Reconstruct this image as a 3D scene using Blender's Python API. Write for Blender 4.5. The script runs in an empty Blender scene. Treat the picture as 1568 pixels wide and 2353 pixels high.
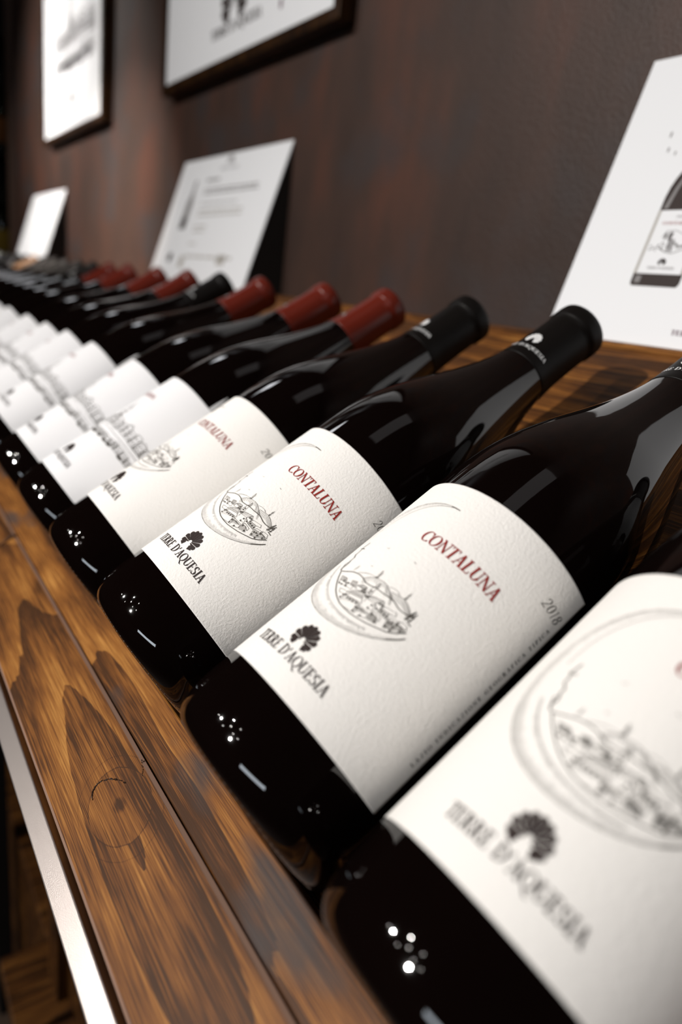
import bpy, bmesh, math, random
from mathutils import Vector, Matrix, noise
random.seed(7)
C = bpy.context.scene
COL = C.collection
PI = math.pi
MM = 0.001

# ------------------------------------------------------------------ camera
cd = bpy.data.cameras.new('camera')
cam = bpy.data.objects.new('camera', cd)
COL.objects.link(cam)
cam.matrix_world = Matrix((
    (0.81928519, 0.07707977, -0.56818174, -0.0936906),
    (-0.56119546, 0.31104217, -0.76701527, -0.16032791),
    (0.11760712, 0.94726526, 0.29808906, 0.16192115),
    (0, 0, 0, 1)))
cd.sensor_fit = 'VERTICAL'
cd.sensor_height = 36.0
cd.sensor_width = 24.0
cd.lens = 23.8455
cd.clip_start = 0.01
cd.dof.use_dof = True
cd.dof.focus_distance = 0.272
cd.dof.aperture_fstop = 5.0
cd.dof.aperture_blades = 0
C.camera = cam

# ------------------------------------------------------------------ world, exposure
w = bpy.data.worlds.new('world'); C.world = w; w.use_nodes = True
bg = w.node_tree.nodes['Background']
bg.inputs[0].default_value = (1.0, 0.86, 0.72, 1)
bg.inputs[1].default_value = 0.01
C.view_settings.view_transform = 'Standard'
C.view_settings.look = 'None'
C.view_settings.exposure = -1.60
C.view_settings.gamma = 1.0
C.view_settings.use_curve_mapping = False

# ------------------------------------------------------------------ shop lamps, with one added fill
def lamp(name, loc, aim, power, size, col=(1, .95, .90), sy=None, spread=180):
    l = bpy.data.lights.new(name, 'AREA')
    l.energy = power; l.color = col
    if sy: l.shape = 'RECTANGLE'; l.size = size; l.size_y = sy
    else: l.shape = 'DISK'; l.size = size
    l.spread = math.radians(spread)
    o = bpy.data.objects.new(name, l); COL.objects.link(o)
    o.location = loc
    z = (Vector(loc) - Vector(aim)).normalized(); x = Vector((0, 1, 0)); x = (x - x.dot(z) * z).normalized()   # long side along the row
    m = Matrix((x, z.cross(x), z)).transposed().to_4x4(); m.translation = loc; o.matrix_world = m
    return o
lamp('key_spot', (-1.60, 0.40, 1.20), (.06, .1, .05), 30, .055, (1, .955, .91), spread=90)
lamp('track_spot', (-1.33, 1.15, 1.15), (.05, .40, .05), 8, .03, (1, .96, .92), spread=100)
lamp('track_spot', (-1.30, 0.75, 1.40), (.05, .3, .05), 1.5, .02, (1, .96, .92), spread=110)
lamp('near_fill_light', (-.55, -1.35, 2.0), (.0, -.05, .05), 7, .28, (1, .96, .93))  # added fill light for the shaded side of the labels
lamp('window_panel', (-1.68, -.80, .66), (.0, .0, .0), 15, 1.05, (.84, .92, 1), sy=.15)
lamp('ceiling_panel', (.16, .0, 2.35), (.12, .0, .05), 1.5, .55, (1, .95, .95), sy=.9)
lamp('far_wall_spot', (-.20, 1.30, .75), (.37, 1.32, .17), 5, .05, (1, .88, .78), spread=52)
lamp('far_wall_spot', (-.55, 1.90, .95), (.37, 1.84, .42), 13, .05, (1, .95, .90), spread=70)
lamp('far_track_light', (.08, 2.75, 2.35), (.08, .3, .1), 6, .40, (.95, .96, 1), sy=.22)
lamp('aisle_spot', (-.25, -1.98, -.05), (0, 0, .05), .5, .035)
for q in ((-1.9, .9, 1.75), (-1.75, .45, 1.85), (-2.2, .3, 1.9), (-2.0, 1.25, 1.6), (-1.7, 1.75, 1.45), (-2.2, .65, 1.9), (-2.1, 1.0, 1.95)):
    lamp('ceiling_spot', q, (0, .2, 0), .5, .025)

# ------------------------------------------------------------------ helpers
def newmat(name, rough=.5, spec=.5, base=(.5, .5, .5), metal=0., coat=0.):
    m = bpy.data.materials.new(name); m.use_nodes = True
    b = m.node_tree.nodes['Principled BSDF']
    b.inputs['Base Color'].default_value = (*base, 1)
    b.inputs['Roughness'].default_value = rough
    b.inputs['Specular IOR Level'].default_value = spec
    b.inputs['Metallic'].default_value = metal
    b.inputs['Coat Weight'].default_value = coat
    return m, m.node_tree, b
def nd(nt, t, **kw):
    n = nt.nodes.new(t)
    for k, v in kw.items():
        if k.startswith('i_'):
            key = k[2:]
            key = int(key) if key.isdigit() else key.replace('_', ' ')
            n.inputs[key].default_value = v
        else: setattr(n, k, v)
    return n
def ramp(nt, stops):
    r = nt.nodes.new('ShaderNodeValToRGB'); e = r.color_ramp.elements
    while len(e) < len(stops): e.new(.5)
    for k, (p, c) in enumerate(stops): e[k].position = p; e[k].color = (*c, 1)
    return r
def math_(nt, op, a, b=None, c=None):
    n = nt.nodes.new('ShaderNodeMath'); n.operation = op
    for k, v in enumerate((a, b, c)):
        if v is None: continue
        if isinstance(v, (int, float)): n.inputs[k].default_value = v
        else: nt.links.new(v, n.inputs[k])
    return n.outputs[0]
def bump(nt, b, h, strength, dist=.0005):
    n = nd(nt, 'ShaderNodeBump'); n.inputs['Strength'].default_value = strength; n.inputs['Distance'].default_value = dist
    nt.links.new(h, n.inputs['Height']); nt.links.new(n.outputs[0], b.inputs['Normal'])

def obj(name, bm, mat, parent=None, smooth=False, mw=None):
    me = bpy.data.meshes.new(name)
    if isinstance(bm, bmesh.types.BMesh):
        bmesh.ops.recalc_face_normals(bm, faces=bm.faces)
        bm.to_mesh(me); bm.free()
    else:
        me.from_pydata(bm[0], [], bm[1])
    me.materials.append(mat)
    if smooth:
        for p in me.polygons: p.use_smooth = True
    o = bpy.data.objects.new(name, me); COL.objects.link(o)
    if parent: o.parent = parent
    if mw is not None: o.matrix_world = mw
    return o
def tag(o, label=None, cat=None, group=None, kind=None):
    if label: o['label'] = label
    if cat: o['category'] = cat
    if group: o['group'] = group
    if kind: o['kind'] = kind
    return o
def empty(name, mw=Matrix()):
    o = bpy.data.objects.new(name, None); COL.objects.link(o)
    o.empty_display_size = .02; o.matrix_world = mw
    return o
def box(x0, x1, y0, y1, z0, z1, bev=0., seg=2, bm=None, ny=1):
    b = bm or bmesh.new()
    vs = []
    r = bmesh.ops.create_cube(b, size=1)
    for v in r['verts']:
        v.co = Vector(((x0 + x1) / 2 + v.co.x * (x1 - x0), (y0 + y1) / 2 + v.co.y * (y1 - y0), (z0 + z1) / 2 + v.co.z * (z1 - z0)))
    if bev:
        es = list({e for v in r['verts'] for e in v.link_edges})
        bmesh.ops.bevel(b, geom=es, offset=bev, segments=seg, affect='EDGES', profile=.5)
    return b
def dup(root, mw):
    r = root.copy(); COL.objects.link(r); r.matrix_world = mw
    for ch in list(root.children):
        c = ch.copy(); COL.objects.link(c); c.parent = r
        for g in list(ch.children):
            d = g.copy(); COL.objects.link(d); d.parent = c
    return r

# ------------------------------------------------------------------ materials
def wood(name, knot=None, tone=1.0, seed=0., along='Y', blue=False, rough=.46):
    """stained pine; Object coordinates, grain along local Y"""
    m, nt, b = newmat(name, rough=rough, spec=.14)
    L = nt.links.new
    tc = nd(nt, 'ShaderNodeTexCoord'); sp = nd(nt, 'ShaderNodeSeparateXYZ'); L(tc.outputs['Object'], sp.inputs[0])
    X, Y, Z = sp.outputs
    if along == 'X': X, Y = Y, X
    if along == 'Z': Y, Z = Z, Y
    def vec(kx, ky, kz, off=0):
        c = nd(nt, 'ShaderNodeCombineXYZ')
        L(math_(nt, 'MULTIPLY_ADD', X, kx, off + seed), c.inputs[0]); L(math_(nt, 'MULTIPLY', Y, ky), c.inputs[1]); L(math_(nt, 'MULTIPLY', Z, kz), c.inputs[2])
        return c.outputs[0]
    def noi(v, sc=1., det=3., ro=.55, dist=0.):
        n = nd(nt, 'ShaderNodeTexNoise'); n.inputs['Scale'].default_value = sc; n.inputs['Detail'].default_value = det
        n.inputs['Roughness'].default_value = ro; n.inputs['Distortion'].default_value = dist
        L(v, n.inputs['Vector']); return n.outputs['Fac']
    big = noi(vec(24, 2.6, 24), det=2)
    med = noi(vec(90, 9, 90, 5), det=3)
    edge = noi(vec(260, 14, 260, 5), det=3)
    if knot:
        kx, ky = knot
        sq = lambda v: math_(nt, 'MULTIPLY', v, v)
        dx = math_(nt, 'SUBTRACT', X, kx); dy = math_(nt, 'SUBTRACT', Y, ky)
        d1 = math_(nt, 'SQRT', math_(nt, 'ADD', sq(dx), sq(math_(nt, 'MULTIPLY', dy, .15))))
        dk = math_(nt, 'SQRT', math_(nt, 'ADD', sq(dx), sq(math_(nt, 'MULTIPLY', dy, .68))))
        rings = math_(nt, 'ADD', math_(nt, 'MULTIPLY_ADD', d1, 78., math_(nt, 'MULTIPLY', big, 3.0)), math_(nt, 'MULTIPLY', edge, .22))
        saw = math_(nt, 'FRACT', rings)
        kr = math_(nt, 'ADD', math_(nt, 'MULTIPLY', dk, 1.), math_(nt, 'MULTIPLY', med, .002))
        ink = math_(nt, 'LESS_THAN', kr, .0140)
        rim = math_(nt, 'MULTIPLY', math_(nt, 'LESS_THAN', math_(nt, 'ABSOLUTE', math_(nt, 'SUBTRACT', kr, .0140)), .00022), .45)
        rim2 = math_(nt, 'MULTIPLY', math_(nt, 'LESS_THAN', math_(nt, 'ABSOLUTE', math_(nt, 'SUBTRACT', kr, .0185)), .00016), .25)
        val = math_(nt, 'ADD', math_(nt, 'MULTIPLY', saw, math_(nt, 'SUBTRACT', 1., ink)), math_(nt, 'MULTIPLY', ink, .42))
        cr = nd(nt, 'ShaderNodeMapRange'); L(dk, cr.inputs[0]); cr.inputs[1].default_value = .0030; cr.inputs[2].default_value = .0012; cr.inputs[4].default_value = .7
        val = math_(nt, 'ADD', math_(nt, 'ADD', val, math_(nt, 'ADD', rim, rim2)), cr.outputs[0])
    else:
        val = math_(nt, 'FRACT', math_(nt, 'ADD', math_(nt, 'ADD', math_(nt, 'MULTIPLY', X, 60.), math_(nt, 'MULTIPLY', big, 4.0)), math_(nt, 'MULTIPLY', edge, .2)))
    fib = noi(vec(2300, 34, 2300, 3), det=3, ro=.6)
    fib2 = noi(vec(520, 10, 520, 8), det=3)
    mott = noi(vec(34, 14, 34, 17), det=3)
    v = math_(nt, 'ADD', math_(nt, 'MULTIPLY', val, .22), math_(nt, 'ADD', math_(nt, 'MULTIPLY', fib, .74), math_(nt, 'ADD', math_(nt, 'MULTIPLY', fib2, .36), math_(nt, 'MULTIPLY', mott, .48))))
    t = tone
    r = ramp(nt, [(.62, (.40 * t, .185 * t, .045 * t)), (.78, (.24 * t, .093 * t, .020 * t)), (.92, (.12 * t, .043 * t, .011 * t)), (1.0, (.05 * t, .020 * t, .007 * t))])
    L(v, r.inputs[0])
    out = r.outputs[0]
    if blue:
        bl = noi(vec(45, 20, 45, 31), det=2)
        mx = nd(nt, 'ShaderNodeMix', data_type='RGBA'); L(out, mx.inputs[6]); mx.inputs[7].default_value = (.05, .043, .042, 1)
        mr = nd(nt, 'ShaderNodeMapRange'); L(bl, mr.inputs[0]); mr.inputs[1].default_value = .55; mr.inputs[2].default_value = .72; mr.inputs[4].default_value = .8
        L(mr.outputs[0], mx.inputs[0]); out = mx.outputs[2]
    L(out, b.inputs['Base Color'])
    bump(nt, b, math_(nt, 'ADD', fib, fib2), .25, .0003)
    return m
M_wood = wood('stained_pine', tone=.88, seed=2.)
M_woodk = wood('stained_pine_knot', knot=(-.0386, .0548), tone=1.0)
M_woodl = wood('stained_pine_lip', tone=1.05, seed=9., blue=True)
M_woodd = wood('stained_pine_board', tone=.85, seed=4.)
M_edgelit = newmat('plank_edge_highlight', .45, .4, (.30, .185, .135))[0]  # bright highlight along the plank bevels, painted in as a paler colour
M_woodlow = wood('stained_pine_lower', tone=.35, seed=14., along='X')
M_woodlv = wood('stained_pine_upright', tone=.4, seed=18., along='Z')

def m_wall():
    m, nt, b = newmat('brown_plaster', rough=.55, spec=.35)
    L = nt.links.new
    tc = nd(nt, 'ShaderNodeTexCoord')
    m0 = nd(nt, 'ShaderNodeMapping'); m0.inputs['Scale'].default_value = (1, 1, .4); L(tc.outputs['Object'], m0.inputs[0])
    n1 = nd(nt, 'ShaderNodeTexNoise', i_Scale=8., i_Detail=4., i_Roughness=.6); L(m0.outputs[0], n1.inputs['Vector'])
    n2 = nd(nt, 'ShaderNodeTexNoise', i_Scale=9., i_Detail=3.); mp = nd(nt, 'ShaderNodeMapping'); mp.inputs['Location'].default_value = (3, 7, 1)
    L(tc.outputs['Object'], mp.inputs[0]); L(mp.outputs[0], n2.inputs['Vector'])
    r1 = ramp(nt, [(.35, (.031, .017, .0125)), (.5, (.043, .022, .0155)), (.66, (.070, .027, .0165))])
    L(n1.outputs['Fac'], r1.inputs[0])
    mx = nd(nt, 'ShaderNodeMix', data_type='RGBA'); L(r1.outputs[0], mx.inputs[6]); mx.inputs[7].default_value = (.033, .027, .027, 1)
    r2 = ramp(nt, [(.5, (0, 0, 0)), (.68, (.8, .8, .8))]); L(n2.outputs['Fac'], r2.inputs[0]); L(r2.outputs[0], mx.inputs[0])
    L(mx.outputs[2], b.inputs['Base Color'])
    n3 = nd(nt, 'ShaderNodeTexNoise', i_Scale=420., i_Detail=3.); L(tc.outputs['Object'], n3.inputs['Vector'])
    bump(nt, b, n3.outputs['Fac'], .5, .001)
    return m
M_wall = m_wall()
def m_paper(name, base, grain=1300., strength=.35, rough=.8):
    m, nt, b = newmat(name, rough=rough, spec=.2, base=base)
    tc = nd(nt, 'ShaderNodeTexCoord'); n = nd(nt, 'ShaderNodeTexNoise', i_Scale=grain, i_Detail=3., i_Roughness=.6)
    nt.links.new(tc.outputs['Object'], n.inputs['Vector'])
    bump(nt, b, n.outputs['Fac'], strength, .00025)
    return m
M_label = m_paper('cotton_label_paper', (.86, .835, .80), 950., 1.0)
M_label2 = m_paper('smooth_label_paper', (.82, .815, .825), 900., .12)
M_card = m_paper('card_paper', (.76, .77, .79), 600., .05, .45)
M_dark = newmat('dark_board', .55, .3, (.012, .010, .009))[0]
M_frame = wood('frame_wood', tone=.14, seed=30.)
M_glass, nt, b = newmat('dark_bottle_glass', .035, .55, (.0025, .0012, .001))
b.inputs['IOR'].default_value = 1.52
n = nd(nt, 'ShaderNodeTexNoise', i_Scale=22., i_Detail=1.); tc = nd(nt, 'ShaderNodeTexCoord'); nt.links.new(tc.outputs['Object'], n.inputs['Vector'])
bump(nt, b, n.outputs['Fac'], .05, .0006)
M_bead = newmat('heel_stipple_glass', .12, .7, (.10, .075, .062))[0]  # paler than the bottle glass: light caught in the beads is painted in
M_capb = newmat('black_capsule', .45, .14, (.0045, .0035, .003))[0]
M_capr = newmat('red_capsule', .27, .3, (.118, .014, .007))[0]
M_capa = newmat('amber_capsule', .4, .5, (.16, .07, .015))[0]
M_caps = newmat('silver_capsule', .3, .5, (.2, .195, .19), metal=.8)[0]
M_ink = newmat('dark_brown_ink', .6, .3, (.022, .012, .010))[0]
M_inkg = newmat('grey_drawing_ink', .7, .2, (.075, .066, .055))[0]
M_inkl = newmat('pale_grey_ink', .7, .2, (.40, .38, .35))[0]
M_inkr = newmat('red_ink', .6, .3, (.27, .014, .008))[0]
M_inkw = newmat('white_ink', .5, .3, (.75, .75, .75))[0]
M_inkp = newmat('purple_ink', .6, .3, (.10, .03, .06))[0]
M_inkc = newmat('mid_grey_ink', .7, .2, (.22, .21, .21))[0]
M_steel, nt, b = newmat('painted_steel', .33, .6, (.46, .41, .385), metal=.8)
n = nd(nt, 'ShaderNodeTexNoise', i_Scale=2200., i_Detail=2.); tc = nd(nt, 'ShaderNodeTexCoord'); nt.links.new(tc.outputs['Object'], n.inputs['Vector'])
bump(nt, b, n.outputs['Fac'], .35, .00012)
M_black = newmat('black_gap_steel', .6, .3, (.006, .005, .005))[0]
M_floor = newmat('dark_floor', .45, .4, (.05, .032, .022))[0]
M_ceil = newmat('dark_ceiling', .8, .2, (.05, .045, .042))[0]
M_room = newmat('room_wall', .8, .2, (.12, .09, .07))[0]

# ------------------------------------------------------------------ room
XW = .37
def wallbox(name, *a, mat=M_room):
    return tag(obj(name, box(*a), mat), kind='structure')
wallbox('wall_right', XW, XW + .10, -2.2, 2.49, -.85, 2.7, mat=M_wall)
wallbox('wall_left', -3.3, -3.2, -2.3, 4.2, -.85, 2.7)
wallbox('wall_near', -3.3, 1.2, -2.3, -2.2, -.85, 2.7)
wallbox('wall_far', -3.3, 1.2, 4.1, 4.2, -.85, 2.7)
wallbox('wall_side', 1.1, 1.2, 2.49, 4.1, -.85, 2.7)
wallbox('wall_return', XW + .10, 1.2, 2.40, 2.49, -.85, 2.7)
wallbox('floor', -3.3, 1.2, -2.3, 4.2, -.95, -.85, mat=M_floor)
wallbox('ceiling', -3.3, 1.2, -2.3, 4.2, 2.7, 2.8, mat=M_ceil)
wallbox('trim_1', XW - .012, XW, 2.45, 2.49, -.85, 2.7, mat=newmat('corner_trim', .5, .4, (.10, .06, .045))[0])

# ------------------------------------------------------------------ sloping display rack
TH = math.radians(33.6926)
ct, st = math.cos(TH), math.sin(TH)
A = Vector((ct, 0, st)); N = Vector((-st, 0, ct))
R = .041
rackM = Matrix(((ct, 0, -st, 0), (0, 1, 0, 0), (st, 0, ct, 0), (0, 0, 0, 1)))   # local x up the slope, y along the row, z out of it
rack = empty('display_rack', rackM)
tag(rack, 'long sloping brown stained wooden display rack holding the row of bottles', 'display rack')
Y0, Y1 = -.75, 2.40
rc = lambda name, bm, mat, **k: obj(name, bm, mat, rack, **k)
rc('sloping_board', box(-.0695, .3425, Y0, Y1, -R - .020, -R, .0008), M_woodd)
rc('top_ledge', box(-.0005, .0655, Y0, Y1, -.018, 0, .0008), M_wood).matrix_local = rackM.inverted() @ Matrix.Translation((.304, 0, .1562))
rc('lip_rail', box(-.0226, -.0026, Y0, Y1, -R, -.0182, .0010, 3), M_woodl)
pls = [(Y0, .3380, M_woodk), (.3422, 1.35, M_wood), (1.3515, Y1, M_wood)]
for k, (a_, b_, mt) in enumerate(pls):
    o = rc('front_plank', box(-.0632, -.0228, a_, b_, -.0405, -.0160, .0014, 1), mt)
    o.data.materials.append(M_edgelit)
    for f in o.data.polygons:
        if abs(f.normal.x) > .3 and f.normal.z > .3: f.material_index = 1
tag(rc('steel_edge', box(-.0797, -.0706, Y0, Y1, -.062, -.0300, .0007, 3), M_steel), 'pale grey steel edge strip')
rc('gap_channel', box(-.0704, -.0640, Y0, Y1, -.062, -.045), M_black)
# knot cracks in the near front plank
def crack(pts, wd, h, z):
    bm = bmesh.new(); 
    for k in range(len(pts) - 1):
        p, q = Vector(pts[k]), Vector(pts[k + 1])
        for j in range(4):
            t = (j + random.random() * .8) / 4; c = p.lerp(q, t)
            r = bmesh.ops.create_icosphere(bm, subdivisions=1, radius=1)
            d = (q - p).normalized(); ang = math.atan2(d.y, d.x)
            s = wd * random.uniform(.5, 1.2)
            mt = Matrix.Translation((c.x + random.uniform(-1, 1) * wd * .5, c.y + random.uniform(-1, 1) * wd * .5, z)) @ Matrix.Rotation(ang, 4, 'Z') @ Matrix.Diagonal((s * 1.9, s * .7, h, 1))
            bmesh.ops.transform(bm, matrix=mt, verts=r['verts'])
    return bm
M_resin = newmat('dark_resin', .12, .6, (.018, .008, .004))[0]
rc('knot_crack', crack([(-.0468, .0675), (-.0452, .0712), (-.0430, .0727), (-.0405, .0722)], .0006, .0004, -.0160), M_resin, smooth=True)
rc('knot_crack', crack([(-.0400, .0720), (-.0375, .0700), (-.0350, .0668), (-.0330, .0625)], .0005, .0004, -.0160), M_resin, smooth=True)
rc('knot_crack', crack([(-.0236, .0668), (-.0248, .0620), (-.0265, .0585)], .0003, .0003, -.0160), M_resin, smooth=True)

# lower tier below the rack
low = empty('lower_cabinet', Matrix.Translation((.0, 0, -.85)))
tag(low, 'dim brown wooden cabinet standing in the dark under the display rack', 'cabinet')
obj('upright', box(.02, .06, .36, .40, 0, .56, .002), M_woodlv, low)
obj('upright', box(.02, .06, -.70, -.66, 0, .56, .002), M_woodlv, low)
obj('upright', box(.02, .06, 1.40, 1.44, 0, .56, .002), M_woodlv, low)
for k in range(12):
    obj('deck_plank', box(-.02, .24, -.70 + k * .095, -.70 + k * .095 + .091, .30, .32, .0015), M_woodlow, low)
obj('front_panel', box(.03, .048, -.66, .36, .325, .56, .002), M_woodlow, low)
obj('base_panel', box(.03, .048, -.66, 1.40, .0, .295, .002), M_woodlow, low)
legs = empty('steel_frame', Matrix.Translation((.0, 0, -.85)))
tag(legs, 'black steel frame carrying the sloping rack', 'frame')
for y in (-.74, .62, 1.5, 2.3):
    obj('post', box(.26, .298, y, y + .03, 0, .946, .001), M_black, legs)
    obj('post', box(.0, .02, y, y + .03, 0, .768, .001), M_black, legs)
obj('rail', box(.262, .298, -.74, 2.35, .946, .953), M_black, legs)

# ------------------------------------------------------------------ lettering: a small serif stroke alphabet
T_, t_ = .19, .075
def Ln(x0, y0, x1, y1, w=T_): return ('l', x0, y0, x1, y1, w)
def Sf(x, y, w=.34): return ('h', x - w / 2, y, x + w / 2, y, t_)
def Arc(cx, cy, rx, ry, a0, a1): return ('a', cx, cy, rx, ry, a0, a1)
def stem(x): return [Ln(x, 0, x, 1), Sf(x, .03), Sf(x, .97)]
GL = {
 'C': (.80, [Arc(.45, .5, .40, .47, 48, 312), Ln(.75, .66, .75, .95, .07), Ln(.74, .06, .76, .20, .05)]),
 'O': (.94, [Arc(.47, .5, .40, .47, 0, 360)]),
 'Q': (.94, [Arc(.47, .5, .40, .47, 0, 360), Ln(.45, .02, .80, -.26, .12), Ln(.80, -.26, 1.0, -.24, .06)]),
 'N': (.96, [Ln(.16, 0, .16, 1, .07), Ln(.80, 0, .80, 1, .07), Ln(.14, .97, .80, .03, .17), Sf(.16, .03), Sf(.80, .97), Sf(.10, .97, .2)]),
 'T': (.78, [Ln(.39, 0, .39, 1), Sf(.39, .03, .36), ('h', .03, .96, .75, .96, .08), Ln(.05, .78, .05, .97, .06), Ln(.73, .78, .73, .97, .06)]),
 'A': (.86, [Ln(.14, .02, .42, .98, .07), Ln(.42, .98, .72, .02, .175), ('h', .22, .34, .62, .34, .06), Sf(.13, .03, .26), Sf(.73, .03, .32)]),
 'L': (.72, stem(.20) + [('h', .2, .035, .66, .035, .07), Ln(.65, .03, .67, .27, .06)]),
 'U': (.92, [Ln(.19, .34, .19, 1), Ln(.75, .34, .75, 1, .07), Arc(.47, .34, .28, .31, 180, 360), Sf(.19, .97), Sf(.75, .97, .28)]),
 'E': (.74, stem(.20) + [('h', .2, .035, .64, .035, .07), ('h', .2, .965, .62, .965, .07), ('h', .2, .52, .5, .52, .06), Ln(.64, .03, .66, .25, .06), Ln(.62, .97, .62, .78, .06), Ln(.50, .42, .50, .62, .05)]),
 'R': (.86, stem(.20) + [Arc(.36, .74, .25, .225, -90, 90), ('h', .2, .965, .38, .965, .06), ('h', .2, .51, .38, .51, .06), Ln(.40, .5, .72, .02, .15), Sf(.74, .03, .26)]),
 'D': (.90, stem(.20) + [Arc(.38, .5, .42, .465, -90, 90), ('h', .2, .035, .40, .035, .06), ('h', .2, .965, .40, .965, .06)]),
 'S': (.62, [Arc(.31, .735, .20, .235, 40, 270), Arc(.31, .265, .22, .235, -140, 90), Ln(.50, .74, .50, .95, .06), Ln(.08, .04, .08, .28, .06)]),
 'I': (.40, stem(.20)),
 "'": (.26, [Ln(.15, 1.0, .09, .70, .11)]),
 ' ': (.36, []),
 'Z': (.74, [('h', .08, .965, .66, .965, .07), ('h', .06, .035, .68, .035, .07), Ln(.64, .95, .10, .05, .14), Ln(.66, .03, .68, .22, .05)]),
 'G': (.88, [Arc(.45, .5, .40, .47, 48, 330), Ln(.75, .68, .75, .95, .07), Ln(.77, .10, .77, .42, .14), Sf(.77, .44, .26)]),
 'F': (.68, stem(.20) + [('h', .2, .965, .62, .965, .07), ('h', .2, .5, .5, .5, .06), Ln(.62, .97, .62, .78, .06)]),
 'P': (.72, stem(.20) + [Arc(.36, .73, .25, .235, -90, 90), ('h', .2, .965, .38, .965, .06), ('h', .2, .49, .38, .49, .06)]),
 '2': (.66, [Arc(.32, .70, .22, .26, -15, 170), Ln(.53, .62, .08, .06, .09), ('h', .06, .05, .60, .05, .09)]),
 '0': (.70, [Arc(.34, .5, .25, .46, 0, 360)]),
 '1': (.44, [Ln(.22, .0, .22, .96, .11), Ln(.08, .84, .22, .95, .06)]),
 '8': (.66, [Arc(.32, .73, .19, .22, 0, 360), Arc(.32, .26, .24, .25, 0, 360)]),
}
def seg_quad(out, p, q, w0, w1=None):
    w1 = w0 if w1 is None else w1
    d = Vector((q[0] - p[0], q[1] - p[1])); l = d.length
    if l < 1e-9: return
    n = Vector((-d.y, d.x)) / l
    out.append([(p[0] + n.x * w0 / 2, p[1] + n.y * w0 / 2), (q[0] + n.x * w1 / 2, q[1] + n.y * w1 / 2), (q[0] - n.x * w1 / 2, q[1] - n.y * w1 / 2), (p[0] - n.x * w0 / 2, p[1] - n.y * w0 / 2)])
def glyph(ch, ox, oy, h, sx=1., slant=0., bold=1.):
    out = []
    for g in GL[ch][1]:
        L = []
        if g[0] in 'lh':
            _, x0, y0, x1, y1, w = g
            if g[0] == 'l' and abs(x1 - x0) > .1 and abs(y1 - y0) > .5:      # diagonals cut level with cap line
                hw = w / 2 * 1.06
                L.append([(x0 - hw, y0), (x0 + hw, y0), (x1 + hw, y1), (x1 - hw, y1)])
            else: seg_quad(L, (x0, y0), (x1, y1), w * bold)
        else:
            _, cx, cy, rx, ry, a0, a1 = g
            n = max(4, int(abs(a1 - a0) / 20))
            pr = None
            for k in range(n + 1):
                a = math.radians(a0 + (a1 - a0) * k / n)
                wd = (t_ + (T_ - t_) * abs(math.cos(a)) ** 1.4) * bold
                c, s = math.cos(a), math.sin(a)
                cur = ((cx + (rx + wd / 2) * c, cy + (ry + wd / 4) * s), (cx + (rx - wd / 2) * c, cy + (ry - wd / 2) * s))
                if pr: L.append([pr[0], cur[0], cur[1], pr[1]])
                pr = cur
        for poly in L:
            out.append([(ox + (x * sx + slant * y) * h, oy + y * h) for x, y in poly])
    return out
def text(s, x0, y0, width, h, slant=0., gap=.04, bold=1.):
    adv = sum(GL[c][0] + gap for c in s) - gap
    sx = width / (adv * h)
    out = []; x = x0
    for c in s:
        out += glyph(c, x, y0, h, sx, slant, bold); x += (GL[c][0] + gap) * sx * h
    return out
def shell(cx, cy, w, h):
    """scallop: ribs fanning out of a hollow at the foot"""
    out = []
    r1 = w / 2
    n = 9
    for k in range(n):
        a = math.radians(-22 + (224) * (k + .5) / n); da = math.radians(224 / n * .45)
        ri = .17; ro = 1.0 if 0 < k < n - 1 else .93
        pts = []
        for f, rr in ((-.8, ri), (-1, ro * .93), (-.5, ro * 1.02), (0, ro * 1.05), (.5, ro * 1.02), (1, ro * .93), (.8, ri)):
            aa = a + da * f; pts.append((cx + r1 * rr * math.cos(aa), cy - h * .17 + h * .64 * rr * math.sin(aa)))
        out.append(pts)
    for sgn in (-1, 1):   # small ears at the foot
        out.append([(cx + sgn * r1 * .30, cy - h * .30), (cx + sgn * r1 * .52, cy - h * .20), (cx + sgn * r1 * .80, cy - h * .42), (cx + sgn * r1 * .42, cy - h * .50)])
    return out
def poly_line(pts, w, taper=False):
    out = []
    for k in range(len(pts) - 1): seg_quad(out, pts[k], pts[k + 1], w)
    return out
def print_mesh(polys, f, bm=None):
    vs, fs = [], []
    for p in polys:
        # split quads that run far round the curve
        i = len(vs); vs += [f(x, y) for x, y in p]; fs.append(tuple(range(i, i + len(p))))
    return (vs, fs)
def cylmap(r):   # label millimetres -> bottle local
    def f(u, s):
        a = u * MM / R
        return (r * math.cos(a), r * math.sin(a), s * MM)
    return f
def split_long(polys, mx=1.6):
    out = []
    for p in polys:
        if len(p) == 4:
            n = max(1, int(abs(p[1][0] - p[0][0]) / mx) + 1) if max(abs(p[1][0] - p[0][0]), abs(p[2][0] - p[3][0])) > mx else 1
            for k in range(n):
                a, b = k / n, (k + 1) / n
                l = lambda P, Q, t: (P[0] + (Q[0] - P[0]) * t, P[1] + (Q[1] - P[1]) * t)
                out.append([l(p[0], p[1], a), l(p[0], p[1], b), l(p[3], p[2], b), l(p[3], p[2], a)])
        else: out.append(p)
    return out

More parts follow.
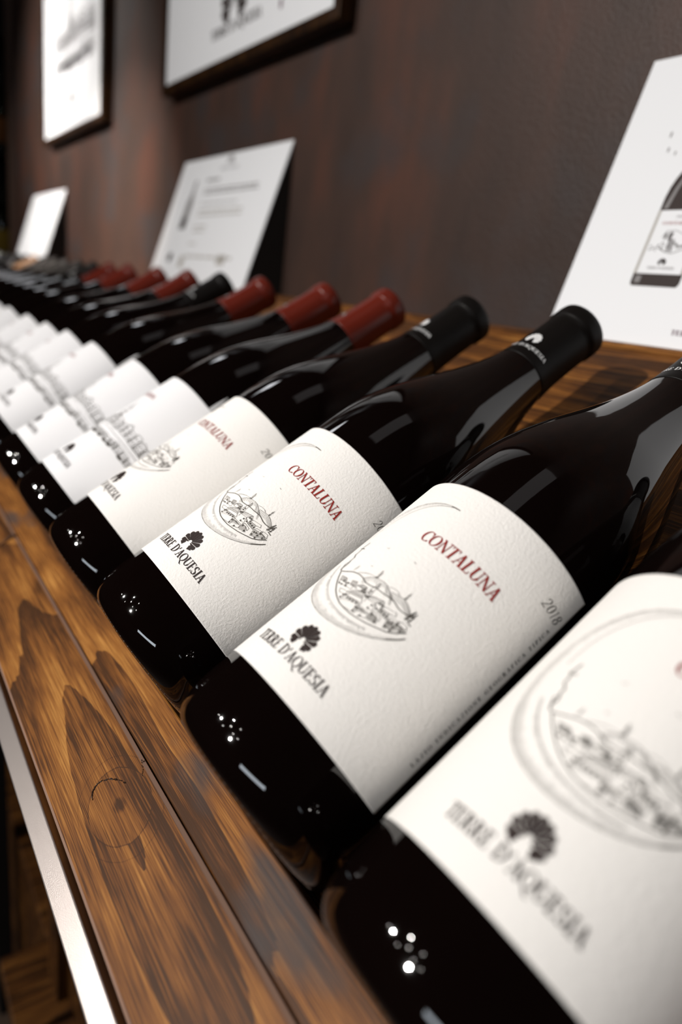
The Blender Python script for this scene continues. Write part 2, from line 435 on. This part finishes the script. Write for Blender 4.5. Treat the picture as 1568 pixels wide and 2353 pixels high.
# ------------------------------------------------------------------ label drawings (label millimetres: u round the bottle, s up it)
VILL = {
'hill':[[(-13.8,72.1),(-10.9,72.7),(-7.4,73.7),(-3.9,74.0),(-1.5,73.6),(1.6,72.6),(4.0,72.8),(5.7,73.2),(7.8,73.3),(10.0,73.3),(12.0,73.6),(13.6,73.7),(15.5,73.3),(16.9,72.9),(18.6,72.9),(20.7,73.3),(22.0,73.9)]],
'thin':[[(-5.1,74.4),(-2.7,75.4),(-0.5,76.1),(2.2,76.3)],[(-0.8,73.7),(0.9,75.3),(3.4,76.3),(6.0,76.6),(8.1,76.4),(9.9,75.6),(11.7,74.7),(13.2,73.9)],[(9.2,76.4),(10.5,76.9),(12.5,77.0),(14.0,76.4)],[(11.3,75.6),(13.7,76.1),(15.9,76.5),(17.8,76.0),(19.6,75.1),(20.9,74.2)],[(-8.2,74.3),(-7.6,77.1)],[(-7.7,74.9),(-7.6,76.4)],[(2.6,76.2),(2.6,79.8)],[(3.2,76.4),(3.3,78.9)],[(3.1,77.0),(2.7,79.5)],[(15.9,76.5),(16.3,79.7)],[(16.2,76.5),(16.4,79.1)],[(16.1,77.1),(15.9,78.9)],[(-5.1,87.9),(-4.3,87.9),(-4.1,88.4)],[(-3.4,78.9),(-2.6,78.9),(-2.6,79.2)],[(8.2,88.7),(8.9,88.4),(9.3,88.5)]],
'bush':[[(20.9,71.6),(21.7,76.2)],[(21.1,72.5),(22.6,75.7)],[(20.9,73.6),(21.5,75.6)],[(22.3,72.0),(22.5,74.8)],[(20.4,72.0),(22.7,72.7)],[(21.8,71.7),(23.8,71.5)],[(20.8,74.1),(22.7,73.7)],[(-15.1,72.5),(-16.7,76.0),(-15.5,76.9)],[(-15.5,73.2),(-16.2,75.3)],[(-19.1,84.5),(-16.2,84.6)],[(2.3,76.2),(3.4,76.7)],[(15.9,76.4),(16.4,77.3)]],
'rock':[[(-14.4,72.3),(-15.7,73.5),(-15.2,75.5),(-15.5,76.9),(-16.2,77.9),(-16.0,79.5),(-17.8,81.2),(-17.6,82.7),(-18.3,84.6),(-18.1,86.1),(-17.5,88.1)]],
'house':[[(-8.3,67.7),(-9.1,68.9),(-5.0,68.7),(-4.4,67.6),(-8.3,67.7)],[(-9.1,68.9),(-10.2,70.6),(-6.8,70.6),(-5.0,68.7)],[(-4.1,67.7),(-4.9,69.4),(-1.3,69.5),(-0.8,67.7),(-4.1,67.7)],[(-2.7,69.0),(-3.7,70.8),(-1.3,71.3),(-0.3,69.2),(-2.7,69.0)],[(0.3,68.8),(-0.1,70.3),(2.9,70.5),(3.0,69.2),(0.3,68.8)],[(-0.1,70.3),(1.3,71.5),(3.5,71.6),(4.8,69.3),(3.0,69.2)],[(-3.8,64.8),(-5.0,66.2),(-0.0,66.5),(0.3,65.3),(-3.8,64.8)],[(-0.6,62.6),(-0.9,65.2),(4.2,65.7),(7.0,65.4),(7.7,62.0),(3.4,61.5)],[(-0.9,65.2),(-0.9,67.0),(5.3,68.0),(6.9,66.0),(4.2,65.7)],[(0.2,66.4),(0.1,67.7),(4.1,69.7),(5.8,67.4),(0.2,66.4)],[(5.8,68.4),(4.9,69.7),(5.2,73.1),(6.7,74.1),(6.4,72.7),(7.0,69.1),(5.8,68.4)],[(5.5,73.3),(5.9,75.4),(6.6,73.9)],[(7.0,67.1),(6.7,68.5),(10.4,69.0),(11.7,66.6),(9.8,66.0)],[(6.7,68.5),(7.5,70.3),(11.9,71.5),(13.1,70.1),(13.1,67.6),(10.3,68.9)],[(10.3,68.9),(11.9,71.5)],[(6.6,62.2),(6.1,64.2),(8.6,64.8),(11.8,64.6),(12.2,63.4),(9.2,62.0)],[(6.1,64.2),(6.5,65.2),(11.7,65.2),(12.0,63.5)],[(13.0,63.2),(11.7,65.9),(13.8,66.1),(15.6,64.3),(14.6,63.6)],[(11.7,65.9),(12.4,66.9),(15.5,66.6),(15.7,65.2),(13.8,66.1)],[(13.2,67.5),(12.8,69.1),(16.4,69.6),(16.8,67.4),(13.2,67.5)],[(12.8,69.1),(13.7,70.4),(17.8,71.3),(18.4,70.3),(16.4,69.6)],[(18.1,64.9),(17.2,67.8),(19.4,68.8),(20.3,66.2),(18.1,64.9)],[(17.2,67.8),(17.7,69.1),(20.6,69.9),(20.3,68.2)],[(20.6,65.9),(20.0,69.1),(21.7,69.2),(24.0,68.7),(22.6,67.3)],[(20.0,69.1),(20.7,70.3),(22.9,70.7),(23.9,69.3),(21.7,69.2)]],
'win':[(-7.8,67.6),(-6.3,67.6),(-6.8,69.1),(-4.0,67.8),(-4.1,69.1),(3.0,69.5),(3.5,70.5),(4.0,69.6),(5.8,71.4),(5.8,70.4),(5.9,69.1),(6.6,69.4),(1.3,64.7),(2.5,64.8),(3.9,64.8),(5.4,65.0),(-1.4,63.5),(-1.2,64.7),(-0.4,65.2),(10.0,67.8),(9.7,66.3),(6.6,64.0),(6.7,62.4),(11.6,69.9),(12.5,70.0),(12.0,67.9),(12.5,65.5),(14.8,64.4),(9.9,62.7),(13.9,68.4),(15.2,68.3),(16.4,68.4),(18.2,67.2),(18.2,65.8),(19.1,67.6),(20.3,67.2),(20.5,68.6),(22.5,68.0),(20.3,65.8)],
'inner':[[(-13.8,72.1),(-11.1,69.2),(-8.3,66.7),(-5.5,64.5),(-2.4,62.8),(0.5,61.7),(3.8,61.2),(7.2,61.1),(10.5,61.6),(13.7,62.3),(16.8,63.4),(19.8,64.6),(22.0,66.3),(24.3,69.0)]],
'outer':[[(-20.7,64.5),(-16.3,61.3),(-11.0,58.4),(-7.3,57.2),(-2.8,56.3),(1.5,56.0),(5.2,56.3),(9.3,57.1),(13.2,58.8),(16.2,60.5),(19.4,63.0),(22.1,65.8),(24.4,68.9)]],
'topcres':[[(4.3,113.9),(1.7,113.7),(-0.4,113.1),(-3.2,111.6),(-6.6,109.5),(-9.9,106.4),(-12.6,103.4),(-14.6,100.0),(-15.9,96.7),(-16.4,92.0)],[(4.3,113.9),(0.5,114.0),(-2.8,113.6),(-7.3,112.1),(-11.3,110.0),(-14.3,107.0),(-17.6,104.1),(-18.4,100.5)]],
}
def village():
    out = []
    for k, w in (('hill', .34), ('thin', .13), ('bush', .32), ('rock', .36), ('house', .15), ('inner', .34)):
        for l in VILL[k]: out += poly_line(l, w)
    for u, s in VILL['win']: out.append([(u - .27, s - .38), (u + .27, s - .38), (u + .27, s + .38), (u - .27, s + .38)])
    for l in VILL['house'][1::2]:          # roof hatching
        if len(l) < 4: continue
        a, b, c, d = l[0], l[1], l[2], l[3]
        for k in range(1, 9):
            t = k / 9
            p = (a[0] + (d[0] - a[0]) * t, a[1] + (d[1] - a[1]) * t); q = (b[0] + (c[0] - b[0]) * t, b[1] + (c[1] - b[1]) * t)
            out += poly_line([p, q], .10)
    hs = VILL['thin'][1]
    for k in range(22):                    # hatching under the hills
        t = k / 21 * (len(hs) - 1.001); i = int(t); p = Vector(hs[i]).lerp(Vector(hs[i + 1]), t - i)
        out += poly_line([tuple(p), (p.x + .9, p.y - 2.0 - .6 * math.sin(k))], .10)
    hs = VILL['thin'][3]
    for k in range(18):
        t = k / 17 * (len(hs) - 1.001); i = int(t); p = Vector(hs[i]).lerp(Vector(hs[i + 1]), t - i)
        out += poly_line([tuple(p), (p.x + .5, p.y - 2.3)], .10)
    rnd = random.Random(3)
    # the crescent: outer and inner circles with hatching
    c0, r0, c1, r1 = (1.1, 84.7), 30.0, (5.5, 87.0), 27.7
    def cp(c, r, a): return (c[0] + r * math.cos(a), c[1] + r * math.sin(a))
    a0, a1 = math.radians(84), math.radians(322)
    n = 90
    prev = None
    for k in range(n + 1):
        a = a0 + (a1 - a0) * k / n
        p = cp(c0, r0, a)
        # inner point along the same ray from c0
        dx, dy = math.cos(a), math.sin(a); ox, oy = c0[0] - c1[0], c0[1] - c1[1]
        bq = ox * dx + oy * dy; cq = ox * ox + oy * oy - r1 * r1
        rr = -bq + math.sqrt(bq * bq - cq); rr = min(rr, r0)
        q = (c0[0] + rr * dx, c0[1] + rr * dy)
        if prev:
            out += poly_line([prev[0], p], .11 if k % 3 else .17)
            if a < math.radians(176): out += poly_line([prev[1], q], .13)
        prev = (p, q)
        for j in range(4 if k > 45 else 3):
            b = a + (a1 - a0) / n * j / 4
            p2 = cp(c0, r0, b); L = (r0 - rr) * rnd.uniform(.15, .42) + (.5 if (r0 - rr) > 1 else 0)
            out += poly_line([p2, (p2[0] - L * math.cos(b) + .12, p2[1] - L * math.sin(b))], .055)
            if math.radians(205) < b < math.radians(300):
                q2 = (c0[0] + rr * math.cos(b), c0[1] + rr * math.sin(b)); L = rnd.uniform(.5, 1.7)
                out += poly_line([q2, (q2[0] + L * math.cos(b), q2[1] + L * math.sin(b) + .2)], .07)
    for l in [(a0 + .0, 6), (a1 - .16, 10)]:
        for j in range(l[1]):
            b = l[0] + j * .02; out += poly_line([cp(c0, r0, b), cp(c0, r0 - .25, b + .03)], .3)
    return out
def castle():
    """two terraces of hatched stone houses with a tower"""
    out = []; rnd = random.Random(11)
    def house(u0, u1, s0, s1, win=True, hatch=.5):
        out.extend(poly_line([(u0, s0), (u0, s1), (u1, s1), (u1, s0), (u0, s0)], .28))
        n = int((u1 - u0) / .5)
        for k in range(n):
            if rnd.random() < hatch: out.extend(poly_line([(u0 + k * .5, s0), (u0 + k * .5 + .2, s0 + (s1 - s0) * rnd.uniform(.3, 1))], .12))
        if win:
            k = u0 + .9
            while k < u1 - .6:
                for s in (s0 + (s1 - s0) * .3, s0 + (s1 - s0) * .68):
                    out.append([(k - .32, s - .5), (k + .32, s - .5), (k + .32, s + .5), (k - .32, s + .5)])
                k += 1.9
    u = -32
    while u < 40:
        wd = rnd.uniform(3, 6.5); h = rnd.uniform(4.5, 7.5); house(u, min(u + wd, 42), 68 + rnd.uniform(-1, 1) * .6, 69 + h, True, .45)
        if rnd.random() < .6: out.extend(poly_line([(u, 69 + h), (u + wd / 2, 70.6 + h), (u + wd, 69 + h)], .3))
        u += wd + rnd.uniform(-.5, .6)
    u = -30
    while u < 38:
        wd = rnd.uniform(2.5, 5.5); h = rnd.uniform(2.5, 4.5); house(u, min(u + wd, 41), 58 + rnd.uniform(-1, 1) * .7, 59 + h, True, .6)
        if rnd.random() < .5:
            for j in range(5): out.append([(u + j * .7, 57.4), (u + j * .7 + .6, 57.2), (u + j * .7 + .8, 58.8), (u + j * .7 + .1, 59.2)])
        u += wd + rnd.uniform(0, .8)
    house(-4, 1.5, 75, 84, True, .7); out.extend(poly_line([(-1.2, 84), (-1.2, 91)], .3)); out.extend(poly_line([(-4, 84), (-1.2, 88), (1.5, 84)], .3))
    out.extend(poly_line([(-33, 65.4), (-10, 65.9), (15, 65.3), (42, 65.0)], .25))
    out.extend(poly_line([(42, 57.5), (42, 74)], .5)); out.extend(poly_line([(30, 67.9), (42, 67.6)], .6))
    return out

# ------------------------------------------------------------------ bottles
PROF = [(0, 32.0), (1.0, 34.9), (2.4, 36.8), (4.5, 38.4), (7.5, 39.6), (10.5, 40.25), (14, 40.7), (18, 40.93), (22.5, 41), (70, 41), (134, 41), (144, 40.7), (154, 39.9), (164, 38.2), (175, 35.4), (186, 31.9), (197, 28.0), (208, 24.3), (219, 21.0), (229, 18.5), (238, 16.8), (247, 15.7), (256, 15.1), (268, 14.7), (280.5, 14.6), (281.5, 15.4), (289, 15.4), (290.6, 14.6), (291, 12.6)]
def catmull(P, n):
    out = []
    for i in range(len(P) - 1):
        p0, p1, p2, p3 = P[max(i - 1, 0)], P[i], P[i + 1], P[min(i + 2, len(P) - 1)]
        for k in range(n):
            t = k / n
            out.append(tuple(.5 * ((2 * p1[j]) + (-p0[j] + p2[j]) * t + (2 * p0[j] - 5 * p1[j] + 4 * p2[j] - p3[j]) * t * t + (-p0[j] + 3 * p1[j] - 3 * p2[j] + p3[j]) * t ** 3) for j in range(2)))
    out.append(P[-1]); return out
def lathe(prof, seg=96, bm=None, caps=(None, None)):
    b = bm or bmesh.new(); rings = []
    for s, r in prof:
        rings.append([b.verts.new((r * MM * math.cos(2 * PI * k / seg), r * MM * math.sin(2 * PI * k / seg), s * MM)) for k in range(seg)])
    for i in range(len(rings) - 1):
        for k in range(seg):
            b.faces.new((rings[i][k], rings[i][(k + 1) % seg], rings[i + 1][(k + 1) % seg], rings[i + 1][k]))
    b.faces.new(rings[-1]); b.faces.new(rings[0][::-1])
    return b
sh = [p for p in PROF]
glassprof = [(9.0, 8), (8, 16), (4, 24), (.6, 29.5)] + catmull(PROF[:9], 3)[:-1] + PROF[8:10] + catmull(PROF[10:25], 4)[:-1] + PROF[24:]
def glass_mesh():
    bm = lathe(glassprof)
    nf = len(bm.faces)
    for k in range(78):      # stippled bearing ring round the heel
        a = 2 * PI * k / 78
        r = bmesh.ops.create_icosphere(bm, subdivisions=1, radius=.0005)
        bmesh.ops.translate(bm, verts=r['verts'], vec=(.0338 * math.cos(a), .0338 * math.sin(a), .0008))
    bm.faces.ensure_lookup_table()
    for f in bm.faces[nf:]: f.material_index = 1
    return bm
def cap_mesh():
    off = .28
    P = [(239.6, 16.55 + off)] + [(s, r + off) for s, r in catmull([p for p in PROF if 238 <= p[0] <= 281], 3) if s > 240.2]
    P += [(281.3, 15.45), (281.9, 15.75), (284, 15.8), (288, 15.8), (290.3, 15.5), (291.3, 14.6), (291.5, 12.0), (291.2, 11.2)]
    return lathe([(239.6, 16.3)] + P, 72)
def label_mesh(u0, u1, s0, s1, r=.04112):
    nu = 110; vs, fs = [], []
    f = cylmap(r)
    rows = [s0, s0 + .5, (s0 + s1) / 2, s1 - .5, s1]
    for s in rows:
        for k in range(nu + 1): vs.append(f(u0 + (u1 - u0) * k / nu, s))
    for j in range(len(rows) - 1):
        for k in range(nu):
            i = j * (nu + 1) + k; fs.append((i, i + 1, i + nu + 2, i + nu + 1))
    # thickness
    bm = bmesh.new(); bv = [bm.verts.new(v) for v in vs]
    for q in fs: bm.faces.new([bv[i] for i in q])
    bmesh.ops.recalc_face_normals(bm, faces=bm.faces)
    r_ = bmesh.ops.solidify(bm, geom=bm.faces[:], thickness=.0001)
    return bm
G1 = obj  # short alias
FM = cylmap(.04131)
def bottleM(y, yaw=0., roll=0., ds=0.):
    """axis up the slope, lying on the sloping board"""
    a = Vector((ct * math.cos(yaw), math.sin(yaw), st * math.cos(yaw))); n = N.copy(); n = (n - n.dot(a) * a).normalized(); b = a.cross(n)
    m = Matrix((n, b, a)).transposed().to_4x4()
    m.translation = Vector((0, y, 0)) + a * ds
    return m @ Matrix.Rotation(math.radians(roll), 4, 'Z')
def make_bottle(kind):
    root = empty('wine_bottle')
    g_ = obj('glass_body', glass_mesh(), M_glass, root, smooth=True); g_.data.materials.append(M_bead)
    capm = {'A': M_capb, 'B': M_capr, 'C': M_capb}[kind]
    cap = obj('capsule', cap_mesh(), capm, root, smooth=True)
    FC = cylmap_cap
    if kind in 'AC':
        obj('shell_emblem', print_mesh(shell(0, 255.3, 9.2, 8.0), FC), M_inkw, cap)
        obj('maker_lettering', print_mesh(split_long(text("TERRE D'AQUESIA", -15.5, 246.0, 31.0, 2.5)), FC), M_inkw, cap)
    else:
        obj('shell_emblem', print_mesh(shell(0, 250.3, 4.6, 4.2), FC), M_inkc, cap)
    if kind == 'A':
        lab = obj('label', label_mesh(-54, 59.2, 28, 125.3), M_label, root, smooth=True)
        obj('name_lettering', print_mesh(split_long(text('CONTALUNA', 1.7, 96.9, 33.2, 5.1, .10, bold=1.0)), FM), M_inkr, lab)
        obj('maker_lettering', print_mesh(split_long(text("TERRE D'AQUESIA", -16.2, 36.6, 38.2, 4.1)), FM), M_ink, lab)
        obj('shell_emblem', print_mesh(shell(2.7, 46.2, 10.6, 9.4), FM), M_ink, lab)
        obj('village_drawing', print_mesh(split_long(village()), FM), M_inkg, lab)
        obj('vintage_lettering', print_mesh(text('2018', 46.0, 110.4, 10.0, 4.3, .28, .10, .75), FM), M_inkg, lab)
        side = []
        for p in text('LAZIO INDICAZIONE GEOGRAFICA TIPICA', 0, 0, 63, 1.55, 0, .42, 1.1):
            side.append([(56.6 - y, 45 + x) for x, y in p])
        obj('side_lettering', print_mesh(side, FM), M_inkg, lab)
    else:
        lab = obj('label', label_mesh(-54, 57, 22, 120.3), M_label2, root, smooth=True)
        obj('name_lettering', print_mesh(split_long(text('CONTALUNA', -20.0, 97.8, 26.5, 3.4)), FM), M_inkr, lab)
        obj('maker_lettering', print_mesh(split_long(text("TERRE D'AQUESIA", -16.2, 30.6, 34.5, 3.7)), FM), M_ink, lab)
        obj('shell_emblem', print_mesh(shell(.5, 39.6, 9.6, 8.4), FM), M_ink, lab)
        obj('castle_drawing', print_mesh(split_long(castle()), FM), M_inkg, lab)
    return root
def cylmap_cap(u, s):
    # follow the capsule's own radius
    P = PROF
    for i in range(len(P) - 1):
        if P[i][0] <= s <= P[i + 1][0]:
            t = (s - P[i][0]) / (P[i + 1][0] - P[i][0]); r = P[i][1] + (P[i + 1][1] - P[i][1]) * t; break
    r = (r + .42) * MM; a = u * MM / .0158
    return (r * math.cos(a), r * math.sin(a), s * MM)
protoA, protoB, protoC = make_bottle('A'), make_bottle('B'), make_bottle('C')
used = {}
def bottle(kind, y, yaw=0., roll=0., ds=0., label='', group=None):
    pr = {'A': protoA, 'B': protoB, 'C': protoC}[kind]
    m = bottleM(y, yaw, roll, ds)
    if kind not in used:
        used[kind] = 1; pr.matrix_world = m; o = pr
    else: o = dup(pr, m)
    tag(o, label, 'wine bottle', group)
    return o
GR = 'wine bottles lying in a row on the sloping rack'
B = [
 ('A', -.0895, 0., 3, 0, 'nearest wine bottle, cut off by the right edge of the picture, with blurred white label'),
 ('A', .0, 0., 0, 0, 'black-capped wine bottle whose large white label shows the whole year 2018'),
 ('A', .0974, -.0287, 7, 0, 'dark wine bottle with the sharpest white village label, third from the near end'),
 ('A', .1822, -.030, -12, -.001, 'black-capped wine bottle just behind the sharpest one, red name partly turned away'),
 ('B', .2668, -.025, 0, -.001, 'nearest of the red-capped wine bottles, house-terrace drawing on its label'),
 ('B', .3512, -.024, -4, -.001, 'second nearest red-capped wine bottle on the rack'),
 ('B', .4632, -.022, 2, -.001, 'third nearest red-capped wine bottle, next to the lone black-capped one'),
 ('C', .5560, -.022, -6, 0, 'black-capped wine bottle between red-capped ones, below the standing middle sign'),
 ('B', .6402, -.004, 3, -.001, 'red-capped wine bottle just beyond the lone black-capped one'),
 ('B', .7376, .004, -3, -.001, 'red-capped wine bottle, second beyond the lone black-capped one'),
 ('B', .8576, -.004, 0, -.001, 'red-capped wine bottle, third beyond the lone black-capped one'),
 ('B', .9456, 0, 4, -.001, 'blurred red-capped wine bottle, farthest of the red caps'),
]
for k, y, yaw, roll, ds, lb in B: bottle(k, y, yaw, roll, ds, lb, GR)
ORD = ('first', 'second', 'third', 'fourth', 'fifth', 'sixth', 'seventh', 'eighth', 'ninth', 'tenth', 'eleventh', 'twelfth', 'thirteenth', 'fourteenth', 'fifteenth')
for k in range(15):
    y = 1.034 + .088 * k
    o = bottle('C', y, 0, (k * 5) % 9 - 4, -.001, ORD[k] + ' dark blurred wine bottle beyond the farthest red-capped one', 'blurred bottles at the far end of the row')
    for ch in list(o.children):
        if ch.name.startswith('capsule') and k not in (0, 6):
            for g in list(ch.children): bpy.data.objects.remove(g)
    if k in (5,):
        for ch in o.children:
            if ch.name.startswith('capsule'):
                ch.data = ch.data.copy(); ch.data.materials[0] = M_capa
        o['label'] = 'far wine bottle with an amber capsule among dark ones'; del o['group']
    if k >= 10:
        for ch in o.children:
            if ch.name.startswith('capsule'):
                if 'scap' not in used:
                    used['scap'] = ch.data.copy(); used['scap'].materials[0] = M_caps
                ch.data = used['scap']
        o['label'] = ORD[k - 10] + ' silver-capped wine bottle at the blurred far end of the row'; o['group'] = 'silver-capped bottles at the far end'

# ------------------------------------------------------------------ flat print on sheets
def rect(x0, x1, y0, y1): return [(x0, y0), (x1, y0), (x1, y1), (x0, y1)]
def scaled(polys, k, ox, oy): return [[(ox + x * k, oy + y * k) for x, y in p] for p in polys]
def lines_of_text(x0, x1, y, h, rnd, gap=.8):
    out = []; x = x0
    while x < x1:
        l = rnd.uniform(2, 7) * h * .6; out.append(rect(x, min(x + l, x1), y, y + h)); x += l + h * gap
    return out
def printed_bottle(cx, y0, hw, H):
    prof = [(0, hw * .90), (.006, hw * .96), (.02, hw), (.50, hw), (.56, hw * .95), (.61, hw * .84), (.66, hw * .68), (.71, hw * .54), (.77, hw * .43), (.83, hw * .38), (1.0, hw * .36)]
    return [[(cx - r, y0 + t * H), (cx + r, y0 + t * H), (cx + r2, y0 + t2 * H), (cx - r2, y0 + t2 * H)] for (t, r), (t2, r2) in zip(prof, prof[1:])]
def prints_on(sheet, prints):
    for nm, polys, mt, lift in prints:
        obj(nm, print_mesh(polys, lambda x, y: (x * MM, y * MM, lift * MM)), mt, sheet)

# ------------------------------------------------------------------ standing signs on the ledge
SB, STP = Vector((.3118, 0, .1566)), Vector((.3685, 0, .3405))
def sign(y_near, width, prints, label):
    v = STP - SB; H = v.length; v = v / H; xx = Vector((0, -1, 0)); nn = xx.cross(v)
    m = Matrix((xx, v, nn)).transposed().to_4x4(); m.translation = SB + Vector((0, y_near + width, 0))   # local x: along the row, y: up the sheet, z: out of it
    root = empty('table_sign', m)
    tag(root, label, 'sign', 'white printed signs standing on the ledge')
    sheet = obj('sheet', box(0, width, 0, H, -.0015, 0, .0003), M_card, root)
    inv = m.inverted()
    foot = inv @ Vector((XW - .0015, y_near, SB.z)); topb = inv @ Vector((XW - .0015, y_near, STP.z - .001))
    tri = [(.001, -.0016), (H - .001, -.0016), (topb.y, min(topb.z, -.0024)), (foot.y, foot.z)]
    bm = bmesh.new()
    v0 = [bm.verts.new((.0005, p[0], p[1])) for p in tri]; v1 = [bm.verts.new((width - .0005, p[0], p[1])) for p in tri]
    bm.faces.new(v0); bm.faces.new(v1[::-1])
    for k in range(4): bm.faces.new((v0[k], v1[k], v1[(k + 1) % 4], v0[(k + 1) % 4]))
    obj('wedge_stand', bm, M_dark, root)
    prints_on(sheet, prints)
    return root
rnd = random.Random(5)
dr = []
for k in range(46):
    x = rnd.uniform(54.5, 80); y = rnd.uniform(60, 64) + (0 if x < 60 else rnd.uniform(0, 3)); s = rnd.uniform(.3, .75)
    dr.append([(x - s, y - s), (x + s, y - s * .6), (x + s * .7, y + s), (x - s * .8, y + s * .7)])
dr += poly_line([(54, 61), (60, 62.5), (66, 59.5), (71, 58.8), (76, 61), (81, 63)], .5) + poly_line([(60, 69), (62, 73.2), (68, 73.6), (74, 71), (80, 72)], .35)
for k in range(12):
    x = 62.5 + rnd.uniform(-1, 6); dr += poly_line([(x, 67 + rnd.uniform(0, 2)), (x + rnd.uniform(-.5, .5), 71 + rnd.uniform(0, 2))], .6)
for k in range(6): dr += poly_line([(66 + k * .8, 60), (65.6 + k * .7, 68)], .45)
sign(-.166, .336, [
    ('bottle_picture', printed_bottle(67.3, 37.4, 16.8, 116), M_ink, .15),
    ('bottle_sheen', [[(52.6, 88), (55.6, 88), (57.4, 100), (55.2, 101)], [(55.2, 101), (57.4, 100), (60.5, 112), (59.2, 113)], rect(53, 57, 39.5, 44)], M_inkc, .3),
    ('label_picture', [rect(50.3, 84.3, 45.5, 86.8)], M_card, .3),
    ('label_shade', [rect(50.3, 52.3, 45.5, 86.8)], M_inkl, .4),
    ('label_shade', [rect(82.3, 84.3, 45.5, 86.8)], M_inkl, .4),
    ('label_drawing', dr, M_inkc, .45),
    ('label_lettering', text('CONTALUNA', 56.5, 77.4, 22, 1.9), M_inkr, .45),
    ('label_vintage', text('2018', 64, 81.8, 6, 1.5), M_inkc, .45),
    ('maker_lettering', text("TERRE D'AQUESIA", 58.3, 48.6, 18.5, 1.5), M_inkc, .45),
    ('shell_emblem', shell(67.0, 53.4, 5.6, 4.4), M_ink, .45),
    ('footer_lettering', text("TERRE D'AQUESIA", 92.0, 8.4, 44, 3.0, bold=1.3), M_inkp, .15),
    ('speck_marks', [rect(38, 39.2, 126, 129), rect(44, 45, 123.5, 126), rect(35.5, 36.7, 136, 139.5)], M_inkc, .15),
], 'large white sign at the right edge with a printed picture of a wine bottle')
sign(.655, .345, [
    ('bottle_picture', printed_bottle(75, 82, 11.5, 76), M_inkc, .15),
    ('bottle_foot', [rect(64, 86, 82, 100)], M_ink, .3),
    ('shell_emblem', shell(176, 183, 20, 12), M_inkc, .15),
    ('maker_lettering', text("TERRE D'AQUESIA", 149, 169.5, 58, 3.6), M_inkc, .15),
    ('heading_lines', lines_of_text(114, 158, 154, 4, rnd, .4), M_inkc, .15),
    ('text_lines', lines_of_text(118, 290, 140, 3, rnd) + lines_of_text(118, 292, 134.5, 3, rnd) + lines_of_text(121, 240, 119, 2.2, rnd, 1.6), M_inkc, .15),
    ('faint_text_lines', lines_of_text(121, 266, 108, 3, rnd) + lines_of_text(121, 268, 101, 3, rnd) + lines_of_text(122, 166, 84, 3, rnd) + lines_of_text(122, 164, 77, 3, rnd) + lines_of_text(122, 150, 58, 2.5, rnd) + lines_of_text(128, 285, 38, 4, rnd), M_inkl, .15),
    ('round_stamp', [[(66 + 9 * math.cos(a * PI / 8), 37 + 7.5 * math.sin(a * PI / 8)) for a in range(16)]], M_ink, .15),
    ('footer_marks', [rect(108, 126, 22, 40), rect(240, 266, 30, 44)], M_inkl, .15),
], 'middle white sign with lines of text beside a small bottle picture')
sign(1.777, .37, [
    ('text_lines', lines_of_text(120, 300, 140, 3, rnd) + lines_of_text(120, 280, 100, 3, rnd), M_inkl, .15),
], 'small bright white sign at the far left end of the ledge')

# ------------------------------------------------------------------ framed posters on the wall
def poster(y_far, width, zb, H, fw, prints, label):
    m = Matrix(((0, 0, -1, 0), (-1, 0, 0, 0), (0, 1, 0, 0), (0, 0, 0, 1))); m.translation = Vector((XW - .0005, y_far, zb))
    root = empty('framed_poster', m); tag(root, label, 'poster', 'framed posters on the brown wall')
    fr = bmesh.new()
    box(-fw, 0, -fw, H + fw, 0, .022, .001, bm=fr); box(width, width + fw, -fw, H + fw, 0, .022, .001, bm=fr)
    box(0, width, -fw, 0, 0, .022, .001, bm=fr); box(0, width, H, H + fw, 0, .022, .001, bm=fr)
    obj('frame', fr, M_frame, root)
    sheet = obj('sheet', box(0, width, 0, H, .001, .019), M_card, root)
    for nm, polys, mt in prints: obj(nm, print_mesh(polys, lambda x, y: (x * MM, y * MM, .0192)), mt, sheet)
poster(1.053, .493, .4535, .70, .013, [
    ('shell_emblem', shell(240, 70, 78, 60), M_ink),
    ('maker_lettering', text("TERRE D'AQUESIA", 172, 29, 150, 12, bold=1.3), M_ink),
    ('small_mark', [rect(368, 374, 26, 36)], M_inkp),
    ('village_drawing', scaled(village(), 6.0, 245, -150), M_inkg),
], 'larger framed white poster above the middle sign, cut off by the top of the picture')
poster(1.9095, .493, .459, .72, .013, [
    ('castle_drawing', scaled(castle(), 4.6, 252, -136) + scaled(castle(), 4.4, 258, -134), M_ink),
    ('shell_emblem', shell(257, 61, 34, 28), M_ink),
    ('maker_lettering', text("TERRE D'AQUESIA", 165, 28, 155, 9), M_inkg),
], 'narrow-looking framed white poster with a castle drawing at the upper left')

# ------------------------------------------------------------------ far corner: dark shelf with bottles beyond the wall's end
fs = empty('far_shelf', Matrix.Translation((.70, 3.3, -.85)))
tag(fs, 'dark shelf standing in the shadow beyond the end of the brown wall', 'shelf')
for z in (.98, 1.40, 1.82, 2.24): obj('shelf_board', box(-.42, .35, -.15, .15, z, z + .02), M_black, fs)
obj('back_panel', box(-.42, .35, .15, .165, 0, 2.6), M_black, fs)
obj('upright', box(-.44, -.42, -.15, .165, 0, 2.6), M_black, fs)
M_yel = newmat('yellow_label', .6, .3, (.55, .33, .04))[0]
M_ora = newmat('amber_label', .6, .3, (.30, .10, .02))[0]
M_green = newmat('olive_glass', .1, .5, (.012, .014, .006))[0]
def standing(x, z, mt, label):
    root = empty('standing_bottle', Matrix.Translation((x, 3.22, z)))
    tag(root, label, 'wine bottle')
    obj('glass_body', lathe(PROF[:], 32), M_green, root, smooth=True)
    obj('label', lathe([(30, 41.2), (30.5, 41.4), (118, 41.4), (118.5, 41.2)], 32), mt, root, smooth=True)
standing(.452, -.85 + 1.0, M_yel, 'far standing bottle with a yellow label at the left picture edge')
standing(.455, -.85 + 1.42, M_ora, 'far standing bottle with an amber label, higher at the left picture edge')
